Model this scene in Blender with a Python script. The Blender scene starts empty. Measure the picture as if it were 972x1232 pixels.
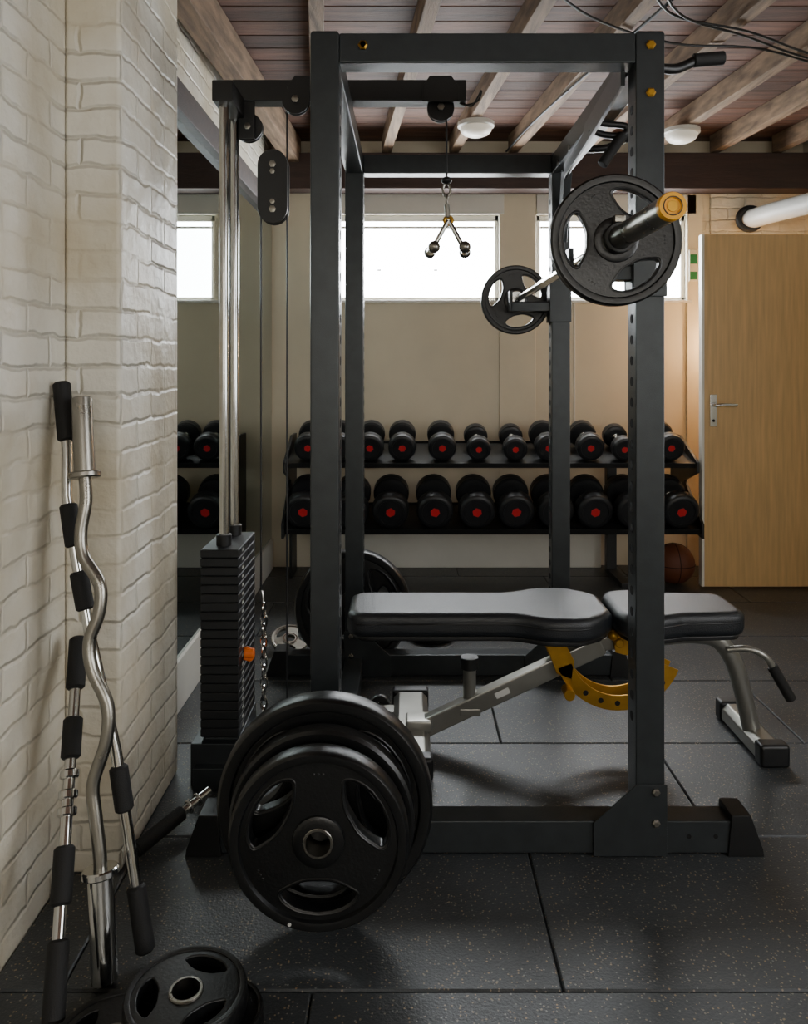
import bpy, bmesh, math, random
from mathutils import Vector, Matrix, Quaternion
random.seed(4)
S = bpy.context.scene
PI = math.pi

# ------------------------------------------------------------------ materials
def lin(h):
    h = h.lstrip('#')
    out = []
    for i in (0, 2, 4):
        c = int(h[i:i+2], 16)/255
        out.append(c/12.92 if c <= .04045 else ((c+.055)/1.055)**2.4)
    return (*out, 1)

def mat(name, col, rough=.5, metal=0, var=0, vscale=8, bump=0, bscale=60, rvar=0, emit=None, estr=0, coat=0, stretch=(1, 1, 1), island=0, spec=.5):
    m = bpy.data.materials.new(name); m.use_nodes = True
    nt = m.node_tree; N = nt.nodes; L = nt.links
    p = N['Principled BSDF']
    c = lin(col)
    p.inputs['Base Color'].default_value = c
    p.inputs['Roughness'].default_value = rough
    p.inputs['Metallic'].default_value = metal
    p.inputs['Specular IOR Level'].default_value = spec
    p.inputs['Coat Weight'].default_value = coat
    if emit:
        p.inputs['Emission Color'].default_value = lin(emit)
        p.inputs['Emission Strength'].default_value = estr
    tc = N.new('ShaderNodeTexCoord'); mp = N.new('ShaderNodeMapping')
    mp.inputs['Scale'].default_value = stretch
    L.new(tc.outputs['Object'], mp.inputs['Vector'])
    if var or rvar:
        n = N.new('ShaderNodeTexNoise'); n.inputs['Scale'].default_value = vscale; n.inputs['Detail'].default_value = 6
        L.new(mp.outputs['Vector'], n.inputs['Vector'])
        if var:
            r = N.new('ShaderNodeValToRGB')
            r.color_ramp.elements[0].position = .3; r.color_ramp.elements[1].position = .7
            r.color_ramp.elements[0].color = (*[x*(1-var) for x in c[:3]], 1)
            r.color_ramp.elements[1].color = (*[min(1, x*(1+var)) for x in c[:3]], 1)
            L.new(n.outputs['Fac'], r.inputs['Fac'])
            src = r.outputs['Color']
            if island:
                g = N.new('ShaderNodeNewGeometry'); hs = N.new('ShaderNodeHueSaturation')
                mr = N.new('ShaderNodeMapRange'); mr.inputs['To Min'].default_value = 1-island; mr.inputs['To Max'].default_value = 1+island
                L.new(g.outputs['Random Per Island'], mr.inputs['Value']); L.new(mr.outputs['Result'], hs.inputs['Value'])
                L.new(src, hs.inputs['Color']); src = hs.outputs['Color']
            L.new(src, p.inputs['Base Color'])
        if rvar:
            mr = N.new('ShaderNodeMapRange'); mr.inputs['To Min'].default_value = max(.02, rough-rvar); mr.inputs['To Max'].default_value = min(1, rough+rvar)
            L.new(n.outputs['Fac'], mr.inputs['Value']); L.new(mr.outputs['Result'], p.inputs['Roughness'])
    if bump:
        n2 = N.new('ShaderNodeTexNoise'); n2.inputs['Scale'].default_value = bscale; n2.inputs['Detail'].default_value = 4
        L.new(mp.outputs['Vector'], n2.inputs['Vector'])
        b = N.new('ShaderNodeBump'); b.inputs['Strength'].default_value = bump; b.inputs['Distance'].default_value = .004
        L.new(n2.outputs['Fac'], b.inputs['Height']); L.new(b.outputs['Normal'], p.inputs['Normal'])
    return m

def brick_mat(name, col, dark, depth=.012):
    m = bpy.data.materials.new(name); m.use_nodes = True
    nt = m.node_tree; N = nt.nodes; L = nt.links; p = N['Principled BSDF']
    p.inputs['Roughness'].default_value = .48
    tc = N.new('ShaderNodeTexCoord'); sp = N.new('ShaderNodeSeparateXYZ'); L.new(tc.outputs['Object'], sp.inputs[0])
    ad = N.new('ShaderNodeMath'); ad.operation = 'ADD'; L.new(sp.outputs['X'], ad.inputs[0]); L.new(sp.outputs['Y'], ad.inputs[1])
    cb = N.new('ShaderNodeCombineXYZ'); L.new(ad.outputs[0], cb.inputs['X']); L.new(sp.outputs['Z'], cb.inputs['Y'])
    n = N.new('ShaderNodeTexNoise'); n.inputs['Scale'].default_value = 11; n.inputs['Detail'].default_value = 4; L.new(tc.outputs['Object'], n.inputs['Vector'])
    sc = N.new('ShaderNodeVectorMath'); sc.operation = 'SCALE'; sc.inputs['Scale'].default_value = .034
    L.new(n.outputs['Color'], sc.inputs[0])
    va = N.new('ShaderNodeVectorMath'); va.operation = 'ADD'; L.new(cb.outputs[0], va.inputs[0]); L.new(sc.outputs[0], va.inputs[1])
    br = N.new('ShaderNodeTexBrick'); br.inputs['Scale'].default_value = 1
    br.inputs['Brick Width'].default_value = .225; br.inputs['Row Height'].default_value = .072
    br.inputs['Mortar Size'].default_value = .009; br.inputs['Mortar Smooth'].default_value = 1.0
    br.inputs['Color1'].default_value = (.1, .1, .1, 1); br.inputs['Color2'].default_value = (1, 1, 1, 1); br.inputs['Mortar'].default_value = (.3, .3, .3, 1)
    L.new(va.outputs[0], br.inputs['Vector'])
    n2 = N.new('ShaderNodeTexNoise'); n2.inputs['Scale'].default_value = 18; n2.inputs['Detail'].default_value = 7; n2.inputs['Roughness'].default_value = .5; L.new(tc.outputs['Object'], n2.inputs['Vector'])
    n3 = N.new('ShaderNodeTexNoise'); n3.inputs['Scale'].default_value = 3.5; n3.inputs['Detail'].default_value = 4; L.new(tc.outputs['Object'], n3.inputs['Vector'])
    mr = N.new('ShaderNodeMapRange'); mr.inputs['From Min'].default_value = .40; mr.inputs['From Max'].default_value = .62
    mr.inputs['To Min'].default_value = -.10; mr.inputs['To Max'].default_value = -1.0; L.new(n3.outputs['Fac'], mr.inputs['Value'])
    m1 = N.new('ShaderNodeMath'); m1.operation = 'MULTIPLY_ADD'; L.new(br.outputs['Fac'], m1.inputs[0]); L.new(mr.outputs['Result'], m1.inputs[1])
    m2 = N.new('ShaderNodeMath'); m2.operation = 'MULTIPLY'; L.new(br.outputs['Color'], m2.inputs[0]); m2.inputs[1].default_value = .45
    L.new(m2.outputs[0], m1.inputs[2])
    m3 = N.new('ShaderNodeMath'); m3.operation = 'MULTIPLY_ADD'; L.new(n2.outputs['Fac'], m3.inputs[0]); m3.inputs[1].default_value = 1.0; L.new(m1.outputs[0], m3.inputs[2])
    b = N.new('ShaderNodeBump'); b.inputs['Strength'].default_value = .7; b.inputs['Distance'].default_value = depth
    L.new(m3.outputs[0], b.inputs['Height']); L.new(b.outputs['Normal'], p.inputs['Normal'])
    r = N.new('ShaderNodeValToRGB'); r.color_ramp.elements[0].position = .35; r.color_ramp.elements[0].color = lin(dark)
    r.color_ramp.elements[1].position = .62; r.color_ramp.elements[1].color = lin(col)
    L.new(n3.outputs['Fac'], r.inputs['Fac'])
    mx = N.new('ShaderNodeMixRGB'); mx.blend_type = 'MULTIPLY'; mx.inputs['Color2'].default_value = (.80, .77, .71, 1)
    mf = N.new('ShaderNodeMath'); mf.operation = 'MULTIPLY'; mf.inputs[1].default_value = .25; L.new(br.outputs['Fac'], mf.inputs[0])
    L.new(mf.outputs[0], mx.inputs['Fac']); L.new(r.outputs['Color'], mx.inputs['Color1']); L.new(mx.outputs['Color'], p.inputs['Base Color'])
    return m

def floor_mat():
    m = bpy.data.materials.new('speckled_rubber'); m.use_nodes = True
    nt = m.node_tree; N = nt.nodes; L = nt.links; p = N['Principled BSDF']
    tc = N.new('ShaderNodeTexCoord')
    v = N.new('ShaderNodeTexVoronoi'); v.inputs['Scale'].default_value = 125; L.new(tc.outputs['Object'], v.inputs['Vector'])
    lt = N.new('ShaderNodeMath'); lt.operation = 'LESS_THAN'; lt.inputs[1].default_value = .27; L.new(v.outputs['Distance'], lt.inputs[0])
    sp = N.new('ShaderNodeSeparateColor'); L.new(v.outputs['Color'], sp.inputs[0])
    gt = N.new('ShaderNodeMath'); gt.operation = 'GREATER_THAN'; gt.inputs[1].default_value = .5; L.new(sp.outputs[0], gt.inputs[0])
    mu = N.new('ShaderNodeMath'); mu.operation = 'MULTIPLY'; L.new(lt.outputs[0], mu.inputs[0]); L.new(gt.outputs[0], mu.inputs[1])
    fr = N.new('ShaderNodeValToRGB'); fr.color_ramp.elements[0].color = lin('#6c6f6c'); fr.color_ramp.elements[1].color = lin('#8a7354')
    L.new(sp.outputs[1], fr.inputs['Fac'])
    n = N.new('ShaderNodeTexNoise'); n.inputs['Scale'].default_value = 3; n.inputs['Detail'].default_value = 8; L.new(tc.outputs['Object'], n.inputs['Vector'])
    r = N.new('ShaderNodeValToRGB'); r.color_ramp.elements[0].position = .3; r.color_ramp.elements[0].color = lin('#2a2c2d')
    r.color_ramp.elements[1].position = .75; r.color_ramp.elements[1].color = lin('#3f4346'); L.new(n.outputs['Fac'], r.inputs['Fac'])
    mx = N.new('ShaderNodeMixRGB'); L.new(mu.outputs[0], mx.inputs['Fac']); L.new(r.outputs['Color'], mx.inputs['Color1']); L.new(fr.outputs['Color'], mx.inputs['Color2'])
    L.new(mx.outputs['Color'], p.inputs['Base Color'])
    mr = N.new('ShaderNodeMapRange'); mr.inputs['To Min'].default_value = .30; mr.inputs['To Max'].default_value = .54; L.new(n.outputs['Fac'], mr.inputs['Value'])
    L.new(mr.outputs['Result'], p.inputs['Roughness'])
    n2 = N.new('ShaderNodeTexNoise'); n2.inputs['Scale'].default_value = 160; n2.inputs['Detail'].default_value = 3; L.new(tc.outputs['Object'], n2.inputs['Vector'])
    b = N.new('ShaderNodeBump'); b.inputs['Strength'].default_value = .5; b.inputs['Distance'].default_value = .003
    L.new(n2.outputs['Fac'], b.inputs['Height']); L.new(b.outputs['Normal'], p.inputs['Normal'])
    return m

def pane_mat(name, e, col=(.93, .97, 1, 1)):
    m = bpy.data.materials.new(name); m.use_nodes = True
    p = m.node_tree.nodes['Principled BSDF']
    p.inputs['Base Color'].default_value = (.8, .85, .9, 1); p.inputs['Roughness'].default_value = .3
    p.inputs['Emission Color'].default_value = col; p.inputs['Emission Strength'].default_value = e
    return m

M = {}
M['rack'] = mat('charcoal_powder_coat', '#35393b', .33, .5, var=.12, vscale=20, bump=.12, bscale=400)
M['black'] = mat('black_plastic', '#0e0f10', .42, bump=.1, bscale=200)
M['rubber'] = mat('black_rubber', '#1d1e20', .34, var=.25, vscale=15, bump=.2, bscale=250)
M['foam'] = mat('foam_grip', '#080808', .7, bump=.3, bscale=500)
M['plate'] = mat('plate_rubber', '#0d0e0f', .34, var=.3, vscale=10, bump=.15, bscale=150)
M['chrome'] = mat('chrome', '#c9c9c6', .14, 1, rvar=.06, vscale=30)
M['steel'] = mat('worn_steel', '#8f8c84', .3, 1, rvar=.1, vscale=20, bump=.1, bscale=300)
M['silver'] = mat('silver_paint', '#8f8e88', .32, .75, var=.08, vscale=12)
M['gold'] = mat('yellow_zinc', '#b88a2e', .35, .7, var=.15, vscale=20)
M['yellow'] = mat('yellow_cap', '#dd9c08', .4)
M['orange'] = mat('orange_plastic', '#e86c10', .4)
M['red'] = mat('red_badge', '#c8222a', .4)
M['vinyl'] = mat('black_vinyl', '#1c1f23', .34, var=.15, vscale=12, bump=.35, bscale=350)
M['stack'] = mat('stack_plate_iron', '#1d1f21', .5, .3, var=.15, vscale=30)
M['hole'] = mat('dark_hole', '#020202', .9)
M['cream'] = mat('cream_paint', '#ddd2b9', .55, var=.05, vscale=3, bump=.15, bscale=20)
M['white'] = mat('white_gloss_paint', '#dfdcd2', .4, var=.05, vscale=5)
M['brick'] = brick_mat('white_painted_brick', '#e0dccf', '#cbc1aa')
M['floor'] = floor_mat()
M['gap'] = mat('floor_underlay', '#050505', .9)
M['boards'] = mat('stained_ceiling_boards', '#5e4032', .7, var=.45, vscale=6, bump=.4, bscale=40, stretch=(.6, 6, 1), island=.4)
M['joist'] = mat('old_joist_timber', '#7d6752', .75, var=.45, vscale=10, bump=.5, bscale=60, stretch=(5, .5, 3))
M['beam'] = mat('dark_stained_beam', '#35231c', .6, var=.3, vscale=8, bump=.4, bscale=40, stretch=(.5, 4, 4))
M['oak'] = mat('oak_veneer', '#d3ad75', .42, var=.14, vscale=5, stretch=(9, 9, .6), bump=.1, bscale=30)
M['pane'] = pane_mat('frosted_daylight_pane', 27)
M['fill_f'] = pane_mat('fill_pane_front', 5.2, (1, .95, .86, 1))  # glowing pane added as warm fill from behind the camera
M['fill_r'] = pane_mat('fill_pane_side', 8.2, (.97, .98, 1, 1))  # glowing pane added as fill from the right
M['mirror'] = mat('mirror_glass', '#aab5b2', .02, 1)
M['opal'] = mat('opal_diffuser', '#e9e6dc', .35, emit='#fff1d8', estr=.3)
M['pipe'] = mat('white_pvc', '#cfd0cc', .35)
M['green'] = mat('green_sign', '#0d7a4a', .5)
M['ball'] = mat('basketball_leather', '#5e3018', .6, bump=.4, bscale=300)
M['cable'] = mat('coated_cable', '#17181a', .4)
M['label'] = mat('white_print', '#b8b8b4', .6)
M['lamp'] = mat('warm_bulb', '#ffd9a0', .5, emit='#ffb45c', estr=25)

# ------------------------------------------------------------------ builder
class B:
    def __init__(s):
        s.bm = bmesh.new(); s.mats = []
    def mi(s, m):
        m = M[m]
        if m not in s.mats: s.mats.append(m)
        return s.mats.index(m)
    def _add(s, t, m, xf=None):
        i = s.mi(m)
        if xf is not None: bmesh.ops.transform(t, matrix=xf, verts=t.verts)
        bmesh.ops.recalc_face_normals(t, faces=t.faces)
        for f in t.faces: f.material_index = i
        me = bpy.data.meshes.new('tmp'); t.to_mesh(me); t.free()
        s.bm.from_mesh(me); bpy.data.meshes.remove(me)
        return s
    def box(s, x0, x1, y0, y1, z0, z1, m, bev=0.0, xf=None, seg=2):
        t = bmesh.new(); bmesh.ops.create_cube(t, size=1)
        bmesh.ops.scale(t, vec=(abs(x1-x0), abs(y1-y0), abs(z1-z0)), verts=t.verts)
        if bev: bmesh.ops.bevel(t, geom=t.edges[:], offset=bev, segments=seg, affect='EDGES', profile=.5)
        bmesh.ops.translate(t, vec=((x0+x1)/2, (y0+y1)/2, (z0+z1)/2), verts=t.verts)
        return s._add(t, m, xf)
    def beam(s, p0, p1, w, h, m, bev=.003, up=(0, 0, 1)):
        p0 = Vector(p0); p1 = Vector(p1); d = p1-p0; Ln = d.length; d.normalize()
        side = d.cross(Vector(up)).normalized(); u = side.cross(d)
        R = Matrix((side, d, u)).transposed().to_4x4(); R.translation = (p0+p1)/2
        return s.box(-w/2, w/2, -Ln/2, Ln/2, -h/2, h/2, m, bev, R)
    def lathe(s, prof, o, ax, m, n=32, xf=None):
        t = bmesh.new(); R = Vector(ax).normalized().to_track_quat('Z', 'Y').to_matrix(); o = Vector(o)
        rings = []
        for r, z in prof:
            if r < 1e-6: rings.append([t.verts.new(o+R@Vector((0, 0, z)))])
            else: rings.append([t.verts.new(o+R@Vector((r*math.cos(2*PI*i/n), r*math.sin(2*PI*i/n), z))) for i in range(n)])
        for a, b in zip(rings, rings[1:]):
            for i in range(n):
                j = (i+1) % n
                if len(a) == 1 and len(b) == 1: continue
                if len(a) == 1: t.faces.new((a[0], b[i], b[j]))
                elif len(b) == 1: t.faces.new((a[i], a[j], b[0]))
                else: t.faces.new((a[i], a[j], b[j], b[i]))
        return s._add(t, m, xf)
    def cyl(s, p0, p1, r, m, n=24, bev=.002, r2=None):
        p0 = Vector(p0); d = Vector(p1)-p0; Ln = d.length; r2 = r if r2 is None else r2
        bev = min(bev, r*.5, r2*.5, Ln*.4)
        return s.lathe([(0, 0), (r-bev, 0), (r, bev), (r2, Ln-bev), (r2-bev, Ln), (0, Ln)], p0, d, m, n)
    def tube(s, p0, p1, ro, ri, m, n=24):
        p0 = Vector(p0); d = Vector(p1)-p0; L_ = d.length; b = min(.002, (ro-ri)*.4)
        return s.lathe([(ri, 0), (ro-b, 0), (ro, b), (ro, L_-b), (ro-b, L_), (ri, L_), (ri, 0)], p0, d, m, n)
    def sweep(s, pts, r, m, n=12, smooth=True, closed=False, sub=6):
        pts = [Vector(p) for p in pts]
        if smooth and len(pts) > 2:
            out = []; K = len(pts)
            rng = range(K if closed else K-1)
            for i in rng:
                if closed: a, b, c, d = pts[(i-1) % K], pts[i], pts[(i+1) % K], pts[(i+2) % K]
                else: a, b, c, d = pts[max(i-1, 0)], pts[i], pts[i+1], pts[min(i+2, K-1)]
                for k in range(sub):
                    u = k/sub
                    out.append(.5*((2*b)+(-a+c)*u+(2*a-5*b+4*c-d)*u*u+(-a+3*b-3*c+d)*u**3))
            if not closed: out.append(pts[-1])
            pts = out
        t = bmesh.new(); K = len(pts); rings = []; nrm = None
        for i, p in enumerate(pts):
            if closed: tg = (pts[(i+1) % K]-pts[i-1]).normalized()
            else: tg = (pts[min(i+1, K-1)]-pts[max(i-1, 0)]).normalized()
            if nrm is None:
                nrm = tg.orthogonal().normalized()
            nrm = (nrm-tg*nrm.dot(tg)).normalized(); bn = tg.cross(nrm)
            rr = r(i/(K-1)) if callable(r) else r
            rings.append([t.verts.new(p+nrm*math.cos(2*PI*j/n)*rr+bn*math.sin(2*PI*j/n)*rr) for j in range(n)])
        prs = list(zip(rings, rings[1:]))
        if closed: prs.append((rings[-1], rings[0]))
        for a, b in prs:
            for j in range(n): t.faces.new((a[j], a[(j+1) % n], b[(j+1) % n], b[j]))
        if not closed:
            t.faces.new(rings[0]); t.faces.new(rings[-1][::-1])
        return s._add(t, m)
    def prism(s, poly, plane, a, b, m, bev=0, rim=False, seg=2, xf=None):
        t = bmesh.new()
        def P(u, v, w): return {'XZ': (u, w, v), 'XY': (u, v, w), 'YZ': (w, u, v)}[plane]
        A = [t.verts.new(P(u, v, a)) for u, v in poly]; Bv = [t.verts.new(P(u, v, b)) for u, v in poly]
        K = len(poly); t.faces.new(A); t.faces.new(Bv[::-1])
        for i in range(K): t.faces.new((A[i], A[(i+1) % K], Bv[(i+1) % K], Bv[i]))
        bmesh.ops.recalc_face_normals(t, faces=t.faces)
        if bev:
            sa, sb = set(A), set(Bv)
            if rim: g = [e for e in t.edges if (e.verts[0] in sa) == (e.verts[1] in sa)]
            else: g = t.edges[:]
            bmesh.ops.bevel(t, geom=g, offset=bev, segments=seg, affect='EDGES', profile=.5)
        return s._add(t, m, xf)
    def sphere(s, c, r, m, sc=(1, 1, 1)):
        t = bmesh.new(); bmesh.ops.create_uvsphere(t, u_segments=24, v_segments=14, radius=r)
        bmesh.ops.scale(t, vec=sc, verts=t.verts); bmesh.ops.translate(t, vec=c, verts=t.verts)
        return s._add(t, m)
    def torus(s, c, ax, R, r, m, n=28, k=10, sc=None):
        Q = Vector(ax).normalized().to_track_quat('Z', 'Y').to_matrix(); c = Vector(c)
        sx, sy = sc or (1, 1)
        return s.sweep([c+Q@Vector((R*sx*math.cos(2*PI*i/n), R*sy*math.sin(2*PI*i/n), 0)) for i in range(n)], r, m, k, smooth=False, closed=True)
    def merge(s, me):
        s.bm.from_mesh(me); return s
    def mesh(s, name, ang=35):
        me = bpy.data.meshes.new(name); s.bm.to_mesh(me); s.bm.free()
        for m in s.mats: me.materials.append(m)
        for p in me.polygons: p.use_smooth = True
        me.set_sharp_from_angle(angle=math.radians(ang))
        return me
    def obj(s, name, parent=None, ang=35):
        o = bpy.data.objects.new(name, s.mesh(name, ang)); S.collection.objects.link(o); wn(o)
        if parent: o.parent = parent
        return o

def wn(o):
    md = o.modifiers.new('weighted_normals', 'WEIGHTED_NORMAL'); md.keep_sharp = True; md.weight = 80

def empty(name, loc=(0, 0, 0)):
    e = bpy.data.objects.new(name, None); e.empty_display_size = .1; S.collection.objects.link(e); return e

def inst(name, me, loc, rot=(0, 0, 0), scale=1):
    o = bpy.data.objects.new(name, me); o.location = loc; o.rotation_euler = rot; o.scale = (scale,)*3
    S.collection.objects.link(o); wn(o); return o

# ------------------------------------------------------------------ room
WL, WR, YB, YF, ZC = -.86, 2.55, 4.92, -2.6, 2.72
b = B()
b.box(WL-.1, WR+.1, YF-.1, YB+.1, -.05, -.014, 'gap')
y = 1.569-.515*9
while y < YB:
    off = .323 if (round((y-1.569)/.515) % 2 == 0) else .838
    x = off-1.03*3
    while x < WR:
        xa, xb = max(x, WL+.002), min(x+1.03, WR-.002); ya, yb = max(y, YF), min(y+.515, YB)
        if xb-xa > .02 and yb-ya > .02:
            b.box(xa+.0018, xb-.0018, ya+.0018, yb-.0018, -.02, 0, 'floor', .0035, seg=1)
        x += 1.03
    y += .515
b.obj('floor')

b = B(); b.box(WL-.12, WL, YF, YB+.12, -.02, ZC+.1, 'brick'); b.obj('wall_left')
b = B(); b.box(WL, -.718, 1.93, 2.42, 0, ZC, 'brick', .012, seg=3); b.obj('wall_left_pilaster')
sy0, sy1, sz0, sz1 = -.6, 1.2, .95, 2.3
b = B()
for ya, yb, za, zb in ((YF, YB+.12, -.02, sz0), (YF, YB+.12, sz1, ZC+.1), (YF, sy0, sz0, sz1), (sy1, YB+.12, sz0, sz1)):
    b.box(WR, WR+.12, ya, yb, za, zb, 'brick')
b.obj('wall_right')
wz0, wz1 = 1.70, 2.25
b = B()
Y0, Y1 = YB, YB+.14
for xa, xb, za, zb, mm in ((WL, WR, 0, wz0, 'cream'), (WL, WR, wz1, ZC, 'cream'), (WL, -.47, wz0, wz1, 'cream'),
                       (.60, .84, wz0, wz1, 'white'), (1.80, WR, wz0, wz1, 'brick')):
    b.box(xa, xb, Y0, Y1, za, zb, mm)
b.box(.60, .835, YB-.012, YB, .0, 2.38, 'cream', .004)
b.box(WL, -.60, YB-.05, YB, 0, 2.38, 'cream', .006)
b.box(1.08, 1.088, YB-.006, YB, .8, wz0, 'white', .001)
b.box(1.80, 1.90, YB-.02, YB, 0, 2.38, 'cream', .004)
b.box(1.95, WR, YB-.02, YB, 2.03, 2.38, 'brick')
b.obj('wall_back')
b = B()
fx0, fx1, fz0, fz1 = -.5, 1.9, 1.05, 2.3
for xa, xb, za, zb in ((WL, WR, 0, fz0), (WL, WR, fz1, ZC), (WL, fx0, fz0, fz1), (fx1, WR, fz0, fz1)):
    b.box(xa, xb, YF-.12, YF, za, zb, 'cream')
b.obj('wall_front')

def window(name, xa, xb, y, za, zb, divs=1, sgn=1, hopper=False, pane='pane', xf=None):
    b = B(); t = .045
    ya, yb = y+.02*sgn, y+.07*sgn
    b.box(xa, xb, ya, yb, zb-t*.9, zb, 'white', .004); b.box(xa, xb, ya, yb, za, za+t*.5, 'white', .004)
    b.box(xa, xa+t*.6, ya, yb, za, zb, 'white', .004); b.box(xb-t*.6, xb, ya, yb, za, zb, 'white', .004)
    for i in range(1, divs):
        xc = xa+(xb-xa)*i/divs; b.box(xc-.015, xc+.015, ya, yb, za, zb, 'white', .003)
    if hopper:
        b.box(xa+.03, xb-.03, ya+.005*sgn, yb-.005*sgn, zb-.085, zb-.07, 'white', .002)
        for k in (.28, .62):
            xc = xa+(xb-xa)*k; b.box(xc-.012, xc+.012, ya-.012, ya+.01, za+.19, za+.2, 'steel', .002)
    b.box(xa+.01, xb-.01, y+.045*sgn-.003, y+.045*sgn+.003, za+.01, zb-.01, pane)
    o = b.obj(name)
    if xf is not None: o.matrix_world = xf
    return o
window('window_1', -.47, .60, YB, wz0, wz1, 1, 1, True)
window('window_2', .84, 1.80, YB, wz0, wz1, 2, 1, True)
window('fill_window_front', fx0, fx1, YF, fz0, fz1, 3, -1, pane='fill_f')  # unseen window added behind the camera to hold the front fill pane
xf = Matrix.Translation((WR, 0, 0)) @ Matrix.Rotation(-PI/2, 4, 'Z')
window('fill_window_side', -sy1, -sy0, 0, sz0, sz1, 2, 1, pane='fill_r', xf=xf)  # unseen window added in the right wall for side fill light
b = B()
b.box(-.50, .63, YB-.02, YB, wz1, wz1+.125, 'white', .003)
b.box(.84, 1.86, YB-.02, YB, wz1, wz1+.125, 'white', .003)
b.box(-.50, 1.83, YB-.03, YB, wz0-.02, wz0, 'white', .004)
b.obj('trim_1')
b = B(); b.box(-.59, 1.24, YB-.065, YB-.013, 0, .34, 'white', .006); b.obj('baseboard_back')
b = B(); b.box(WL, WL+.025, 2.42, YB-.07, 0, .19, 'white', .005); b.obj('baseboard_left')
b = B(); b.box(WL, WL+.012, 2.55, YB-.07, .19, 2.2, 'mirror')
b.obj('wall_mirror')
b = B(); b.box(WL, WL+.05, 2.42, YB-.1, 2.2, 2.31, 'beam', .004); b.obj('trim_2')

# ceiling
b = B(); y = YF
while y < YB+.1:
    w = .135; b.box(WL-.05, WR+.05, y+.002, min(y+w-.002, YB+.12), ZC, ZC+.02, 'boards', .003, seg=1); y += w
b.box(WL-.1, WR+.1, YF-.1, YB+.12, ZC+.02, ZC+.05, 'gap')
b.obj('ceiling')
dirx = -103/922
k = 0
for xb in (-.55, -.12, .30, .67, 1.10, 1.52, 1.93, 2.32, 2.7, 3.1, 3.5):
    y0, y1 = YF, 4.80
    xs = xb+(4.77-y0)*(-dirx); xe = xb
    if xs > WR-.05:
        y0 = 4.77-(WR-.06-xb)/(-dirx)
        xs = WR-.06
    if y0 > 4.5: continue
    b = B(); b.beam((xs, y0, ZC-.055), (xe, y1, ZC-.055), .06, .108, 'joist', .005)
    k += 1
    b.obj('ceiling_joist' if k == 1 else 'ceiling_joist.%03d' % (k-1))
b = B(); b.beam((-.82, 1.9, ZC-.10), (-.70, 4.8, ZC-.10), .09, .16, 'joist', .006); b.obj('ceiling_edge_beam')
b = B(); b.box(WL, WR, 4.74, YB-.022, 2.375, 2.60, 'beam', .008); b.obj('header_beam')
b = B()
for dx, z in ((0, ZC-.115), (.035, ZC-.117)):
    b.sweep([(.75+dx, 2.45, z), (.98+dx, 2.85, z-.012), (1.35, 3.02+dx, z-.008), (1.75, 3.25+dx, z-.012), (2.2, 3.42+dx, z-.004), (2.48, 3.7, z-.01)], .005, 'cable', 8)
b.sweep([(.45, 2.6, ZC-.113), (.7, 2.9, ZC-.12), (1.1, 3.15, ZC-.115), (1.5, 3.2, ZC-.12), (2.1, 3.55, ZC-.115)], .005, 'cable', 8)
b.sweep([(1.02, 2.5, ZC-.115), (.72, 4.0, ZC-.118), (.62, 4.72, ZC-.12)], .006, 'cable', 8)
b.obj('ceiling_wiring')
for i, (x, y) in enumerate(((.385, 4.2), (1.555, 4.32))):
    z = ZC-.109
    b = B(); b.lathe([(0, 0), (.10, 0), (.10, -.022), (.092, -.028), (0, -.028)], (x, y, z), (0, 0, 1), 'white')
    b.lathe([(.088, -.026), (.085, -.045), (.07, -.062), (.04, -.074), (0, -.078)], (x, y, z), (0, 0, 1), 'opal')
    b.obj('bulkhead_ceiling_light' + ('' if i == 0 else '.001'))
b = B()
b.sweep([(2.17, 4.88, 2.20), (2.17, 4.80, 2.20), (2.22, 4.62, 2.205), (2.31, 4.40, 2.21), (2.42, 4.1, 2.215), (2.50, 3.9, 2.22)], .06, 'pipe', 24)
b.torus((2.155, 4.80, 2.20), (.2, 1, 0), .066, .02, 'black')
b.obj('waste_pipe')
# door
e = empty('door_1')
b = B(); b.box(1.715, 2.50, 4.40, 4.444, .012, 2.035, 'oak', .002); b.obj('door_leaf', e)
b = B(); b.box(1.70, 1.715, 4.398, 4.446, .012, 2.035, 'white', .002); b.obj('door_edge_strip', e)
b = B(); b.box(1.745, 1.785, 4.392, 4.40, .93, 1.115, 'chrome', .003)
b.cyl((1.765, 4.40, 1.055), (1.765, 4.345, 1.055), .01, 'chrome'); b.sweep([(1.765, 4.35, 1.055), (1.80, 4.345, 1.058), (1.88, 4.347, 1.056)], .009, 'chrome')
b.cyl((1.765, 4.393, .965), (1.765, 4.389, .965), .008, 'hole')
b.obj('door_handle', e)
b = B()
for z in (.25, 1.05, 1.85): b.cyl((2.505, 4.392, z-.05), (2.505, 4.392, z+.05), .009, 'steel')
b.obj('door_hinges', e)
b = B(); b.box(1.81, 1.865, YB-.03, YB-.02, 1.82, 2.02, 'white', .002); b.box(1.815, 1.86, YB-.032, YB-.03, 1.83, 1.88, 'green'); b.box(1.815, 1.86, YB-.032, YB-.03, 1.93, 1.99, 'green')
b.obj('safety_sign')
b = B(); b.cyl((2.0, YB-.02, 1.42), (2.0, YB-.05, 1.42), .04, 'white'); b.sphere((2.0, YB-.09, 1.42), .045, 'lamp'); b.obj('wall_lamp')

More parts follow.
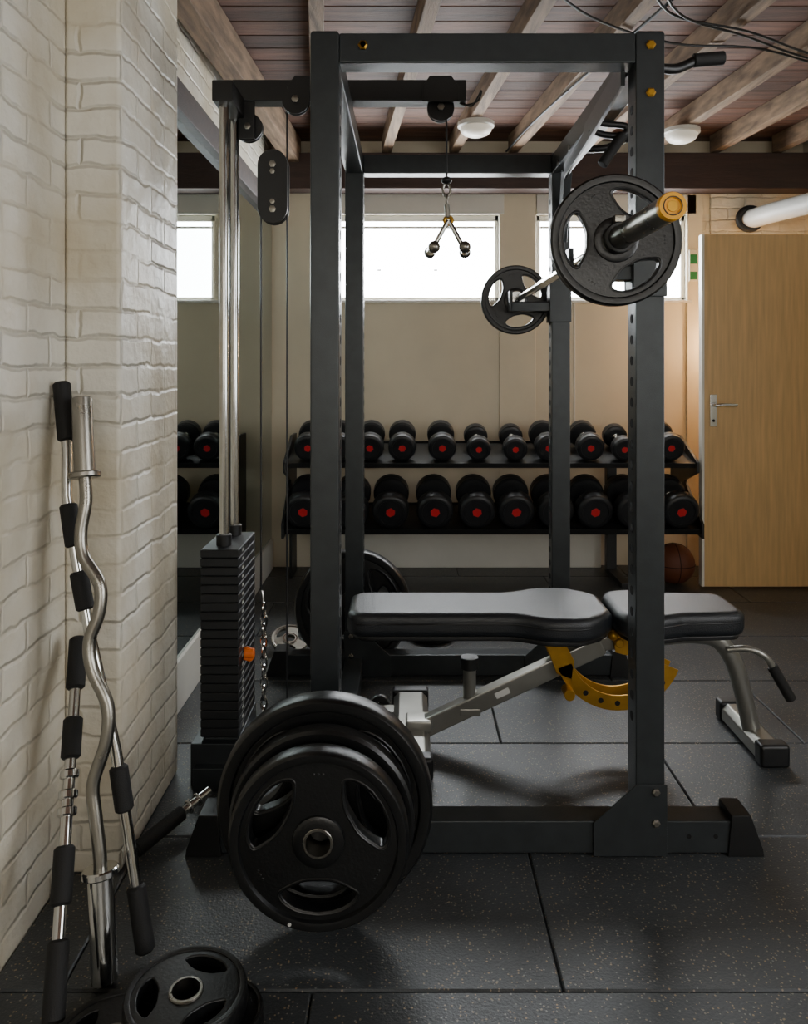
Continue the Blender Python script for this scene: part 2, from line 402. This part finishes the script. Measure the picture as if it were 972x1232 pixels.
# ------------------------------------------------------------------ power rack
PW = .076; XL, XR = -.2115, .639; YN, YFR = 2.038, 3.188; HT = 2.152
rack = empty('power_rack'); h = PW/2
def hole_col(b, xface, yc, sgn, z0=.35, z1=2.0):
    z = z0
    while z < z1:
        b.cyl((xface-sgn*.004, yc, z), (xface+sgn*.0008, yc, z), .0125, 'hole', 16, .0002); z += .0555
b = B()
for X in (XL, XR):
    for Y in (YN, YFR):
        b.box(X-h, X+h, Y-h, Y+h, .0, HT, 'rack', .005)
        s_ = 1 if X < 0 else -1
        hole_col(b, X+s_*h, Y, s_)
        b.box(X-h+.004, X+h-.004, Y-h+.004, Y+h-.004, HT, HT+.004, 'black', .002)
b.obj('uprights', rack)
b = B()
for Y in (YN, YFR):
    b.box(XL+h, XR-h, Y-h+.002, Y+h-.002, HT-.08, HT-.002, 'rack', .004)
for X in (XL, XR):
    b.box(X-h+.002, X+h-.002, YN+h, YFR-h, HT-.08, HT-.004, 'rack', .004)
b.box(XL-h+.002, XL+h-.002, YN+h, YFR-h, .006, .08, 'rack', .004)
b.obj('crossmembers', rack)
b = B()
for Y in (YN, YFR):
    b.box(-.52, XL-h, Y-h+.002, Y+h-.002, .006, .09, 'rack', .004)
    b.box(XL+h, XR-h, Y-h+.002, Y+h-.002, .006, .09, 'rack', .004)
    b.box(XR+h, .88, Y-h+.002, Y+h-.002, .006, .09, 'rack', .004)
    for sx, x0 in ((1, .84), (-1, -.48)):
        b.prism([(x0, 0), (x0+sx*.095, 0), (x0+sx*.092, .02), (x0+sx*.06, .108), (x0+sx*.01, .108)], 'XZ', Y-h-.005, Y+h+.005, 'black', .003)
    for X, sx in ((XR, 1), (XL, -1)):
        pl = [(X+sx*.042, .003), (X-sx*.15, .003), (X-sx*.15, .088), (X-sx*.037, .188), (X+sx*.042, .188)]
        b.prism(pl, 'XZ', Y-h-.006, Y-h-.0005, 'rack', .0012)
        for zz in (.09, .17): 
            b.lathe([(0, 0), (.011, 0), (.011, .005), (.007, .008), (0, .008)], (X+sx*.012, Y-h-.006, zz), (0, -1, 0), 'steel', 6)
for X in (XL, XR):
    for xx, zz in ((X, HT-.035), (X, HT-.16 if X > 0 else HT-.035)):
        b.lathe([(0, 0), (.013, 0), (.013, .005), (.008, .009), (0, .009)], (X+(0.10 if X<0 else 0), YN-h+(.002 if X < 0 else 0), zz), (0, -1, 0), 'gold', 6)
for xx in (.74, .81): b.cyl((xx, YN-h+.003, .05), (xx, YN-h+.001, .05), .006, 'hole', 12, .0002)
b.obj('base_and_gussets', rack)
b = B()
b.beam((XR-.0, 3.04, HT-.10), (XR-.0, 3.14, HT-.36), .07, .03, 'rack', .003, up=(1, 0, 0))
b.beam((XR-.055, 2.06, HT-.085), (XR-.01, 3.02, HT-.10), .012, .07, 'rack', .002)
for yy in (2.75, 2.95): b.lathe([(0, 0), (.011, 0), (.011, .006), (0, .008)], (XR-.05, yy, HT-.09), (-1, 0, 0), 'steel', 6)
b.obj('top_gusset', rack)
b = B()
b.sweep([(XR+.02, 2.10, 2.10), (XR+.10, 2.12, 2.10), (XR+.14, 2.13, 2.115), (XR+.17, 2.13, 2.13)], .014, 'black')
b.cyl((XR+.16, 2.13, 2.128), (XR+.245, 2.13, 2.135), .019, 'foam')
HY = 2.50
b.sweep([(.60, HY, 2.052), (.64, HY, 2.035), (.69, HY, 2.03), (.72, HY, 2.04), (.715, HY, 2.062), (.66, HY, 2.068), (.61, HY, 2.075)], .011, 'black')
b.cyl((.705, HY-.01, 2.03), (.635, HY-.02, 1.93), .0175, 'foam')
b.sweep([(XR+.02, 2.9, 2.10), (XR+.12, 2.88, 2.10), (XR+.2, 2.86, 2.14)], .014, 'black'); b.cyl((XR+.18, 2.86, 2.13), (XR+.27, 2.85, 2.15), .019, 'foam')
b.obj('pull_up_handles', rack)
b = B(); BX, BZ = .468, 1.560
for Y in (YN, YFR):
    x0 = XR-h
    b.box(x0-.008, x0-.001, Y-.03, Y+.03, BZ-.10, BZ+.07, 'rack', .002)
    for yy in (Y-h-.006, Y+h+.001): b.box(x0-.008, XR+h+.004, yy, yy+.005, BZ-.10, BZ+.07, 'rack', .002)
    b.box(BX-.035, x0-.004, Y-.028, Y+.028, BZ-.055, BZ-.018, 'rack', .003)
    b.box(BX-.03, x0-.004, Y-.028, Y+.028, BZ-.018, BZ-.0148, 'black', .001)
    b.box(BX-.04, BX-.026, Y-.028, Y+.028, BZ-.055, BZ+.03, 'rack', .003)
b.obj('j_hooks', rack)
b = B(); PX, PZ = -.185, .272
b.cyl((PX, YN-h, PZ), (PX, 1.66, PZ), .0235, 'black'); b.cyl((PX, YN-h, PZ), (PX, YN-h-.012, PZ), .045, 'rack')
PX2, PZ2 = -.225, .252
b.cyl((PX2, YFR+h, PZ2), (PX2, YFR+.28, PZ2), .0235, 'chrome')
b.obj('storage_pegs', rack)

# ------------------------------------------------------------------ plates
def plate_mesh(name, R, T, hr=.0265, rh=None, ring='steel', open_=True, a0=90, span=43, web=.26):
    rh = rh or R*.30
    cu = bpy.data.curves.new('c', 'CURVE'); cu.dimensions = '2D'; cu.fill_mode = 'BOTH'; cu.extrude = T*web; cu.bevel_depth = T*.07; cu.bevel_resolution = 2
    def spl(pts):
        sp = cu.splines.new('POLY'); sp.points.add(len(pts)-1); sp.use_cyclic_u = True
        for q, (x, y) in zip(sp.points, pts): q.co = (x, y, 0, 1)
    n = 72
    def kid(k, dr_, ex):
        ac = math.radians(a0+120*k); pts = []
        for i in range(40):
            t = 2*PI*i/40; c, s_ = math.cos(t), math.sin(t)
            uu = math.copysign(abs(c)**.7, c); vv = math.copysign(abs(s_)**.7, s_)
            rr = R*.615+R*dr_*vv; th = ac+math.radians(span*ex)*uu*(.78+.22*vv)
            pts.append((rr*math.cos(th), rr*math.sin(th)))
        return pts
    spl([((R*.93)*math.cos(2*PI*i/n), (R*.93)*math.sin(2*PI*i/n)) for i in range(n)])
    spl([((hr+.006)*math.cos(2*PI*i/32), (hr+.006)*math.sin(2*PI*i/32)) for i in range(32)])
    if open_:
        for k in range(3): spl(kid(k, .185, 1))
    o = bpy.data.objects.new('c', cu); S.collection.objects.link(o)
    bpy.context.view_layer.update()
    me = bpy.data.meshes.new_from_object(o.evaluated_get(bpy.context.evaluated_depsgraph_get()))
    me.materials.clear()
    for p in me.polygons: p.material_index = 0
    bpy.data.objects.remove(o)
    b = B(); b.mi('plate'); b.merge(me)
    h_ = T/2
    b.lathe([(R*.86, -h_*.55), (R*.885, -h_*.95), (R*.92, -h_), (R*.97, -h_), (R, -h_*.7), (R, h_*.7), (R*.97, h_), (R*.92, h_), (R*.885, h_*.95), (R*.86, h_*.55), (R*.86, -h_*.55)], (0, 0, 0), (0, 0, 1), 'plate', 72)
    b.lathe([(hr+.006, -h_), (rh*.82, -h_), (rh*.95, -h_*.85), (rh, -h_*.5), (rh, h_*.5), (rh*.95, h_*.85), (rh*.82, h_), (hr+.006, h_), (hr+.006, -h_)], (0, 0, 0), (0, 0, 1), 'plate', 48)
    b.lathe([(hr, -h_-.001), (hr+.0045, -h_-.001), (hr+.0065, -h_+.001), (hr+.0065, h_-.001), (hr+.0045, h_+.001), (hr, h_+.001), (hr, -h_-.001)], (0, 0, 0), (0, 0, 1), ring, 40)
    if open_:
        for k in range(3):
            for zz in (h_*.62, -h_*.62):
                b.sweep([(x, y, zz) for x, y in kid(k, .198, 1.04)], R*.014, 'plate', 8, smooth=False, closed=True)
    for k in range(3):
        ac = math.radians(a0+60+120*k)
        for j in (-1, 0, 1):
            th = ac+j*.07; b.cyl((R*.74*math.cos(th), R*.74*math.sin(th), T*.3), (R*.74*math.cos(th), R*.74*math.sin(th), T*.36), R*.016, 'plate', 10)
    return b

p_small = plate_mesh('tri_grip_plate_small', .147, .034, a0=180, span=42, rh=.052).mesh('tri_grip_plate_small', 40)
p_mid = plate_mesh('tri_grip_plate_mid', .205, .045, a0=30).mesh('tri_grip_plate_mid', 40)
pb = plate_mesh('tri_grip_plate_front', .192, .05, a0=270)
pb.cyl((-.06, -.170, .023), (-.06, -.170, .0262), .004, 'label', 12, .0003)
p_front = pb.mesh('tri_grip_plate_front', 40)
p_big = plate_mesh('tri_grip_plate_big', .247, .06, a0=150).mesh('tri_grip_plate_big', 40)
pn = 'weight_plate'
inst(pn, p_small, (BX, 1.715, BZ), (PI/2, 0, 0))
inst(pn+'.001', p_small, (BX, 3.268, BZ), (PI/2, math.radians(20), 0))
inst(pn+'.002', p_big, (PX, 1.775, PZ), (PI/2, 0, 0))
inst(pn+'.003', p_mid, (PX, 1.705, PZ), (PI/2, math.radians(15), 0))
inst(pn+'.004', p_front, (PX, 1.640, PZ), (PI/2, 0, 0))
inst(pn+'.005', p_big, (PX2, YFR+.075, PZ2), (PI/2, 0, 0))
inst(pn+'.006', p_mid, (PX2, YFR+.14, PZ2), (PI/2, .6, 0))
p_floor = plate_mesh('f', .115, .042, a0=20, web=.36).mesh('tri_grip_plate_floor', 40)
p_tiny = plate_mesh('t', .080, .04, open_=False, rh=.045).mesh('small_plate', 40)
inst(pn+'.007', p_floor, (-.54, 1.41, .0225), (0, 0, .4))
inst(pn+'.008', p_tiny, (-.355, 1.475, .0225))
inst(pn+'.009', p_floor, (-.42, 1.465, .0670), (0, 0, .9))
p_chrome = plate_mesh('c', .085, .02, hr=.0265, ring='chrome', a0=10).mesh('chrome_plate', 40)
p_chrome.materials[0] = M['steel']
inst(pn+'.010', p_chrome, (-.52, 3.45, .048), (math.radians(25), 0, .3))
inst(pn+'.011', p_floor, (.12, 3.62, .022), (0, 0, .4))

# ------------------------------------------------------------------ barbell
b = B(); Y0, Y1 = 1.345, 3.66; c0, c1 = 1.742, 3.24
b.cyl((BX, c0, BZ), (BX, c1, BZ), .0145, 'chrome', 24)
for ya, yb, yc, yd in ((Y0, c0-.005, c0-.005, c0+.012), (Y1, c1+.007, c1+.007, c1-.010)):
    b.cyl((BX, ya, BZ), (BX, yb, BZ), .025, 'steel', 32, .002)
    b.cyl((BX, yc, BZ), (BX, yd, BZ), .036, 'chrome', 32, .003)
    s_ = -1 if ya == Y0 else 1
    b.lathe([(0, .001), (.014, .001), (.015, .004), (.024, .004), (.0255, .001), (.0255, -.012), (.024, -.013)], (BX, ya, BZ), (0, s_, 0), 'yellow', 32)
    b.tube((BX, ya+s_*.0035, BZ), (BX, ya+s_*.0048, BZ), .0175, .0155, 'black', 28)
    b.cyl((BX, ya+s_*.001, BZ), (BX, ya+s_*.0025, BZ), .010, 'gold', 20, .0004)
b.obj('barbell')
b = B(); b.tube((BX, 1.668, BZ), (BX, 1.692, BZ), .034, .0262, 'black'); b.box(BX-.012, BX+.012, 1.67, 1.69, BZ+.033, BZ+.05, 'steel', .003); b.obj('barbell_collar')

# ------------------------------------------------------------------ cable machine
lat = empty('lat_pulldown_machine'); YT = 2.565
b = B()
b.box(-.575, .20, YT-.035, YT+.035, 2.156, 2.225, 'black', .004)
b.box(-.60, -.535, 2.37, 2.60, 2.10, 2.165, 'black', .004)
for X in (-.33, .115):
    b.prism([(X-.06, 2.15), (X+.06, 2.15), (X+.06, 2.20), (X+.035, 2.235), (X-.035, 2.235), (X-.06, 2.20)], 'XZ', YT-.043, YT-.036, 'black', .001)
b.box(-.64, -.50, 2.30, 2.63, .0, .07, 'rack', .004)
b.box(-.655, -.485, 2.33, 2.44, .0, .13, 'rack', .004)
b.box(-.62, -.51, 2.36, 2.62, .07, .135, 'rack', .004)
b.box(-.50, XL-h, 2.53, 2.60, .006, .075, 'rack', .004)
b.obj('frame', lat)
b = B()
for Y in (2.415, 2.56):
    b.cyl((-.572, Y, .13), (-.572, Y, 2.11), .0155, 'chrome', 24)
    b.cyl((-.572, Y, .705), (-.572, Y, .75), .024, 'black', 24)
b.obj('guide_rods', lat)
b = B(); z = .14
while z < .70:
    b.box(-.63, -.512, 2.35, 2.605, z, z+.0255, 'stack', .0025, seg=1)
    b.cyl((-.512, 2.49, z+.013), (-.511, 2.49, z+.013), .006, 'hole', 10, .0002)
    b.box(-.512, -.5115, 2.40, 2.42, z+.008, z+.017, 'label'); z += .0275
b.obj('weight_stack', lat)
b = B()
def pulley(b, x, z, r, y=YT):
    b.lathe([(0, -.011), (r, -.011), (r, -.008), (r-.008, -.002), (r-.008, .002), (r, .008), (r, .011), (0, .011)], (x, y, z), (0, 1, 0), 'black', 32)
    b.lathe([(0, 0), (.012, 0), (.012, .007), (0, .009)], (x, y-.02, z), (0, -1, 0), 'steel', 6)
    b.cyl((x, y-.02, z), (x, y+.02, z), .006, 'steel', 12)
pulley(b, -.525, 2.075, .048); pulley(b, -.36, 2.15, .045, YT-.045); pulley(b, .117, 2.14, .045, YT)
def stad(cx, cz, w, hh, n=12):
    pts = []
    for i in range(n+1): a = PI*i/n; pts.append((cx+w*math.cos(a), cz+hh+w*math.sin(a)))
    for i in range(n+1): a = PI+PI*i/n; pts.append((cx+w*math.cos(a), cz-hh+w*math.sin(a)))
    return pts
for ya in (YT-.024, YT+.016): b.prism(stad(-.442, 1.876, .05, .073), 'XZ', ya, ya+.008, 'black', .002)
for zz in (1.95, 1.80): pulley(b, -.442, zz, .046)
for zz in (1.925, 1.825): b.lathe([(0, 0), (.009, 0), (.009, .006), (0, .008)], (-.442, YT-.024, zz), (0, -1, 0), 'steel', 6)
b.box(-.555, -.50, YT-.025, YT-.018, 2.03, 2.16, 'black', .004)
b.obj('pulleys', lat)
b = B(); cr = .0032
b.cyl((-.484, YT, 1.80), (-.484, YT, .52), cr, 'cable', 8, 0.0005); b.cyl((-.397, YT-.0, 2.14), (-.397, YT, .10), cr, 'cable', 8, .0005)
b.cyl((-.572, YT-.08, .72), (-.572, YT-.08, 2.08), cr, 'cable', 8, .0005)
b.cyl((.137, YT, 1.912), (.137, YT, 2.15), cr, 'cable', 8, .0005)
b.sweep([(.16, YT, 2.17), (.20, YT-.01, 2.15), (.24, YT-.02, 2.16), (.25, YT-.03, 2.19), (.22, YT-.03, 2.14), (.19, YT, 2.16)], .003, 'cable', 8)
b.obj('cables', lat)
b = B(); z = .50; i = 0
while z > .14:
    b.torus((-.452, YT-.12, z), (.3, 1, 0) if i % 2 else (1, -.3, 0), .0145, .0036, 'chrome', 18, 8, sc=(.7, 1.5)); z -= .033; i += 1
b.sweep([(-.484, YT, .52), (-.47, YT-.06, .54), (-.455, YT-.12, .52)], .005, 'steel', 8)
b.obj('chain', lat)
b = B(); b.cyl((-.511, 2.46, .375), (-.49, 2.44, .375), .006, 'steel'); b.sweep([(-.51, 2.43, .38), (-.50, 2.42, .385), (-.485, 2.42, .375), (-.49, 2.42, .355), (-.51, 2.42, .36)], .008, 'orange', 10)
b.cyl((-.508, 2.42, .372), (-.478, 2.42, .372), .016, 'orange'); b.obj('selector_pin', lat)
b = B(); vx, vy = .137, YT
b.torus((vx, vy, 1.868), (0, 1, 0), .018, .004, 'steel', 20, 8, sc=(.7, 1.25)); b.sphere((vx, vy, 1.90), .018, 'black', (1, 1, .7))
b.torus((vx, vy, 1.835), (1, 0, 0), .014, .004, 'steel', 20, 8, sc=(.7, 1.2)); b.cyl((vx, vy, 1.82), (vx+.004, vy, 1.775), .009, 'steel')
b.torus((vx+.006, vy, 1.765), (0, 1, 0), .013, .006, 'gold', 20, 8)
for sx in (-1, 1):
    tip = (vx+.006+sx*.05, vy, 1.675)
    b.sweep([(vx+.006, vy, 1.765), (vx+.006+sx*.018, vy, 1.735), tip], .0085, 'chrome', 12)
    b.cyl((tip[0], vy-.06, 1.668), (tip[0]+sx*.01, vy+.06, 1.668), .015, 'chrome'); b.sphere((tip[0], vy-.062, 1.668), .020, 'steel'); b.sphere((tip[0]+sx*.01, vy+.062, 1.668), .020, 'steel')
b.obj('tricep_pushdown_handle', lat)
b = B()
for i in range(26):
    a = i*.9; r = .03+.025*((i*37) % 10)/10
    b.torus((-.40+r*math.cos(a), 2.82+r*math.sin(a)*1.2, .006+.0045*(i % 4)), (math.cos(i*2.1)*.5, math.sin(i*1.7)*.5, 1), .011, .003, 'chrome', 14, 6, sc=(.7, 1.3))
b.obj('steel_chain_pile')

# ------------------------------------------------------------------ bench
bench = empty('adjustable_weight_bench'); YC = 2.58
def padpoly(x0, x1, wf, n=28):
    top, bot = [], []
    for i in range(n+1):
        u = i/n; x = x0+(x1-x0)*u; w = wf(u)
        top.append((x, YC+w)); bot.append((x, YC-w))
    return bot+top[::-1]
def ease(a, b_, u): u = max(0, min(1, (u-a)/(b_-a))); return u*u*(3-2*u)
def rnd(u, e0=.05, e1=.05):
    v = 1
    if u < e0: v = math.sqrt(max(0, 1-(1-u/e0)**2))*.3+.7
    if u > 1-e1: v = min(v, math.sqrt(max(0, 1-(1-(1-u)/e1)**2))*.3+.7)
    return v
wf1 = lambda u: (.128+.055*ease(.6, .78, u)-.06*ease(.86, 1, u))*rnd(u)
wf2 = lambda u: (.128+.03*math.sin(PI*min(1, u*2))*(u < .5)-.012*ease(.5, 1, u))*rnd(u, .07, .12)
def seam(b, x0, x1, wf, z):
    pts = padpoly(x0+.004, x1-.004, lambda u: wf(u)+.0005, 28)
    b.sweep([(x, y, z) for x, y in pts], .0022, 'black', 6, smooth=False, closed=True)
b = B(); b.prism(padpoly(-.19, .672, wf1), 'XY', .405, .485, 'vinyl', .026, True, 5); seam(b, -.19, .672, wf1, .452)
b.prism(padpoly(-.17, .655, lambda u: wf1(u)*.9), 'XY', .393, .408, 'black', .003, True); b.obj('back_pad', bench, 60)
b = B(); b.prism(padpoly(.682, 1.105, wf2), 'XY', .405, .485, 'vinyl', .026, True, 5); seam(b, .682, 1.105, wf2, .452)
b.prism(padpoly(.70, 1.09, lambda u: wf2(u)*.9), 'XY', .393, .408, 'black', .003, True); b.obj('seat_pad', bench, 60)
b = B()
b.beam((.04, YC, .055), (.66, YC, .345), .05, .062, 'silver', .008, up=(0, 0, 1))
b.beam((.62, YC, .345), (.92, YC, .375), .045, .045, 'silver', .006)
b.beam((.05, YC, .385), (.62, YC, .385), .05, .02, 'silver', .003)
b.sweep([(.84, YC, .365), (.95, YC, .375), (1.04, YC, .362), (1.095, YC, .30), (1.13, YC, .20), (1.165, YC, .05)], .029, 'silver', 20)
b.cyl((.215, YC, .13), (.215, YC, .265), .022, 'silver'); b.cyl((.215, YC, .262), (.215, YC, .30), .031, 'black'); b.box(.18, .25, YC-.027, YC+.027, .11, .135, 'silver', .004)
for X, ya, yb, w in ((.018, 2.35, 2.90, .125), (1.175, 2.43, 2.80, .085)):
    b.prism([(X-w/2, .012), (X-w/2, .05), (X-w/2+.02, .068), (X+w/2-.02, .068), (X+w/2, .05), (X+w/2, .012)], 'XZ', ya+.04, yb-.04, 'silver', .004)
    for y0, y1 in ((ya, ya+.055), (yb-.055, yb)):
        b.box(X-w/2-.005, X+w/2+.005, y0, y1, 0, .074, 'black', .012, seg=3)
b.box(.0, .09, YC-.04, YC+.04, .06, .10, 'silver', .01)
b.obj('frame', bench)
b = B(); cx, cz = .705, .352
def sector(cx, cz, r0, r1, a, c, n=24):
    P = [(cx+r1*math.cos(math.radians(a+(c-a)*i/n)), cz+r1*math.sin(math.radians(a+(c-a)*i/n))) for i in range(n+1)]
    P += [(cx+r0*math.cos(math.radians(c+(a-c)*i/n)), cz+r0*math.sin(math.radians(c+(a-c)*i/n))) for i in range(n+1)]
    return P
for yy in (YC-.042, YC+.034):
    b.prism(sector(cx, cz, .165, .215, 200, 338), 'XZ', yy, yy+.007, 'gold', .0015, True)
    b.prism([(.45, .395), (.51, .395), (.56, .30), (.55, .24), (.50, .26)], 'XZ', yy, yy+.007, 'gold', .0015)
    b.prism([(cx-.02, .395), (cx+.05, .395), (cx+.03, .32), (cx-.01, .33)], 'XZ', yy-.002, yy+.007, 'gold', .0015)
for k in range(6):
    a = math.radians(235+k*17); b.cyl((cx+.19*math.cos(a), YC-.0425, cz+.19*math.sin(a)), (cx+.19*math.cos(a), YC-.0415, cz+.19*math.sin(a)), .009, 'hole', 16, .0002)
b.cyl((.535, YC-.03, .205), (.535, YC-.085, .205), .018, 'gold'); b.cyl((.535, YC-.02, .205), (.535, YC-.05, .205), .011, 'steel')
b.cyl((cx, YC-.06, .365), (cx, YC+.06, .365), .014, 'gold')
b.sphere((.685, YC-.05, .39), .017, 'gold')
b.obj('adjustment_quadrant', bench)
b = B(); b.sweep([(1.07, YC-.03, .335), (1.13, YC-.05, .345), (1.18, YC-.06, .325), (1.21, YC-.06, .285)], .011, 'silver', 14); b.cyl((1.205, YC-.06, .292), (1.265, YC-.065, .185), .0175, 'foam')
b.obj('transport_handle', bench)
b = B()
for yy in (2.80, 2.70):
    b.lathe([(0, -.012), (.034, -.012), (.038, -.006), (.038, .006), (.034, .012), (0, .012)], (-.095, yy, .042), (0, 1, 0), 'rubber'); b.cyl((-.095, yy-.014, .042), (-.095, yy+.014, .042), .014, 'chrome')
b.box(-.095, -.03, 2.72, 2.78, .03, .052, 'silver', .004)
b.obj('transport_wheels', bench)
b = B(); b.beam((.30, YC-.0257, .178), (.345, YC-.0257, .199), .001, .02, 'label', .0002); b.obj('frame_label', bench)

# ------------------------------------------------------------------ dumbbell rack
dr = empty('dumbbell_rack')
b = B()
XA, XZ_ = -.68, 1.655
def tray(b, yf, zf, yr, zr):
    n = Vector((0, zf-zr, yr-yf)).normalized()
    b.beam((XA, (yf+yr)/2, (zf+zr)/2), (XZ_, (yf+yr)/2, (zf+zr)/2), math.hypot(yr-yf, zr-zf), .008, 'black', .002, up=tuple(n))
    b.beam((XA, yf, zf-.005), (XZ_, yf, zf-.005), .008, .03, 'black', .002, up=tuple(n))
    b.beam((XA, yr, zr-.0), (XZ_, yr, zr), .008, .03, 'black', .002, up=tuple(n))
tray(b, 4.38, .715, 4.70, .805); tray(b, 4.31, .350, 4.63, .44)
b.obj('trays', dr)
b = B()
for X in (-.69, 1.27, 1.665):
    if X == 1.27:
        b.box(X-.03, X+.03, 4.72, 4.78, 0, .82, 'black', .003); b.box(X-.03, X+.03, 4.40, 4.72, 0, .03, 'black', .003); continue
    z0 = .0 if X < 0 else .30
    b.prism([(4.60, z0), (4.80, z0), (4.80, .86), (4.64, .86), (4.36, .73), (4.36, .67), (4.56, .60), (4.29, .39), (4.29, .31), (4.60, .36)], 'YZ', X-.008, X+.008, 'black', .002)
for z in (.77, .40): b.box(XA, XZ_, 4.74, 4.77, z-.03, z+.03, 'black', .003)
b.obj('end_frames', dr)

def dumbbell(name, r, hl, gap):
    b = B(); g = gap/2; bv = r*.16
    for s_ in (-1, 1):
        b.lathe([(0, g), (r*.7, g), (r-bv*.6, g+.004), (r, g+bv), (r, g+hl-bv), (r-bv*.35, g+hl-bv*.35), (r-bv, g+hl), (r*.72, g+hl), (r*.70, g+hl-.004), (0, g+hl-.004)], (0, 0, 0), (0, 0, s_), 'rubber', 40)
        b.lathe([(r*.995, g+hl*.42), (r*1.012, g+hl*.44), (r*1.012, g+hl*.5), (r*.995, g+hl*.52)], (0, 0, 0), (0, 0, s_), 'rubber', 40)
        b.cyl((0, 0, s_*(g+hl-.005)), (0, 0, s_*(g+hl-.0025)), r*.27, 'red', 6, .0006)
        b.lathe([(.017, g-.008), (.026, g-.008), (.028, g), (.017, g)], (0, 0, 0), (0, 0, s_), 'chrome', 24)
    b.lathe([(.0145, -g), (.0165, -g*.4), (.0175, 0), (.0165, g*.4), (.0145, g)], (0, 0, 0), (0, 0, 1), 'chrome', 24)
    return b.mesh(name)
du = dumbbell('dumbbell_light', .080, .075, .13); dus = dumbbell('dumbbell_lighter', .070, .07, .13)
dl = dumbbell('dumbbell_heavy', .103, .095, .13); cnt = 0
def place(me, X, r, yf, zf, yr, zr, rot):
    global cnt
    c = Vector((X, (yf+yr)/2-.005, (zf+zr)/2)); dn = Vector((0, yr-yf, zr-zf)).normalized(); n = Vector((0, -dn.z, dn.y))
    c = c+n*(r+.0055)
    o = inst('dumbbell' if cnt == 0 else 'dumbbell.%03d' % cnt, me, c)
    q = dn.to_track_quat('Z', 'Y')
    o.rotation_mode = 'QUATERNION'; o.rotation_quaternion = q @ Quaternion((0, 0, 1), rot); cnt += 1
for X, k in ((-.56, 0), (-.385, 0), (-.205, 0), (-.02, 0), (.21, 0), (.42, 1), (.63, 1), (.82, 0), (1.06, 0), (1.255, 1), (1.52, 0)):
    place(dus if k else du, X, (.070 if k else .080)*1.012, 4.38, .715, 4.70, .805, random.uniform(0, 6))
for X in (-.575, -.31, -.085, .165, .40, .62, .842, 1.062, 1.282, 1.545):
    place(dl, X, .103*1.012, 4.31, .350, 4.63, .44, random.uniform(0, 6))

# ------------------------------------------------------------------ basketball
b = B(); bc = (1.575, 4.50, .12); b.sphere(bc, .118, 'ball')
for ax in ((1, 0, 0), (0, 0, 1), (0, 1, .0)): b.torus(bc, ax, .1172, .0022, 'hole', 48, 6)
b.obj('basketball')

# ------------------------------------------------------------------ leaning bars
def lerp(a, c, t): return Vector(a)+(Vector(c)-Vector(a))*t
top, bot = Vector((-.767, 1.815, 1.205)), Vector((-.622, 1.584, .006))
b = B(); g = [(.15, 0), (.20, 0), (.255, -.014), (.30, -.010), (.35, .024), (.40, .02), (.45, -.004), (.50, .0), (.56, .03), (.62, .024), (.69, -.008), (.74, -.006), (.80, 0), (.84, 0)]
b.sweep([lerp(top, bot, t)+Vector((o_, 0, 0)) for t, o_ in g], .0142, 'steel', 16, sub=5)
b.cyl(lerp(top, bot, 0), lerp(top, bot, .145), .0235, 'steel', 28, .003); b.cyl(lerp(top, bot, .143), lerp(top, bot, .155), .036, 'steel', 28, .003)
b.cyl(lerp(top, bot, .835), lerp(top, bot, 1), .0265, 'chrome', 28, .003); b.cyl(lerp(top, bot, .825), lerp(top, bot, .838), .038, 'chrome', 28, .003)
b.obj('ez_curl_bar')
def gripbar(name, top, bot, grips, collars=(), bends=None, r=.0125, rg=.0205):
    b = B(); top = Vector(top); bot = Vector(bot)
    pts = [(t, o_) for t, o_ in (bends or [(0, 0), (1, 0)])]
    P = [lerp(top, bot, t)+Vector((o_, 0, 0)) for t, o_ in pts]
    b.sweep(P, r, 'chrome', 16, smooth=False)
    def at(t):
        for (t0, o0), (t1, o1) in zip(pts, pts[1:]):
            if t0 <= t <= t1:
                u = (t-t0)/(t1-t0); return lerp(top, bot, t)+Vector((o0+(o1-o0)*u, 0, 0))
        return lerp(top, bot, t)
    for g0, g1 in grips: b.cyl(at(g0), at(g1), rg, 'foam', 20, .005)
    for c in collars: b.cyl(at(c), at(c+.025), rg*.95, 'chrome', 20, .003)
    return b.obj(name)
gripbar('lat_pulldown_bar', (-.836, 1.862, 1.240), (-.558, 1.645, .022), [(0, .115), (.235, .315), (.36, .43), (.70, .775), (.895, 1)], bends=[(0, 0), (.13, -.010), (.22, -.027), (.33, -.027), (.48, -.020), (.68, 0), (1, 0)])
gripbar('cable_curl_bar', (-.80, 1.875, .615), (-.672, 1.46, .025), [(0, .165), (.25, .37), (.60, .745), (.82, 1)], (.40, .455, .50), rg=.0215)
gripbar('cable_row_handle', (-.565, 2.20, .06), (-.70, 1.985, .024), [(.38, 1)], (.15, .28), r=.012, rg=.020)

# ------------------------------------------------------------------ lights
l = bpy.data.lights.new('wall_lamp_bulb', 'POINT'); l.energy = 7; l.color = (1, .70, .42); l.shadow_soft_size = .05
o = bpy.data.objects.new('wall_lamp_bulb', l); o.location = (2.0, YB-.16, 1.42); S.collection.objects.link(o)
w = bpy.data.worlds.new('World'); S.world = w; w.use_nodes = True
w.node_tree.nodes['Background'].inputs['Color'].default_value = (.6, .7, .85, 1); w.node_tree.nodes['Background'].inputs['Strength'].default_value = .5

# ------------------------------------------------------------------ camera
cam = bpy.data.cameras.new('camera'); co = bpy.data.objects.new('camera', cam); S.collection.objects.link(co)
co.location = (0, 0, 1.28); co.rotation_euler = (PI/2, 0, 0)
cam.sensor_width = 36; cam.lens = 922/1232*36; cam.shift_y = -176/1232; cam.shift_x = -2/1232; cam.clip_start = .02
S.camera = co
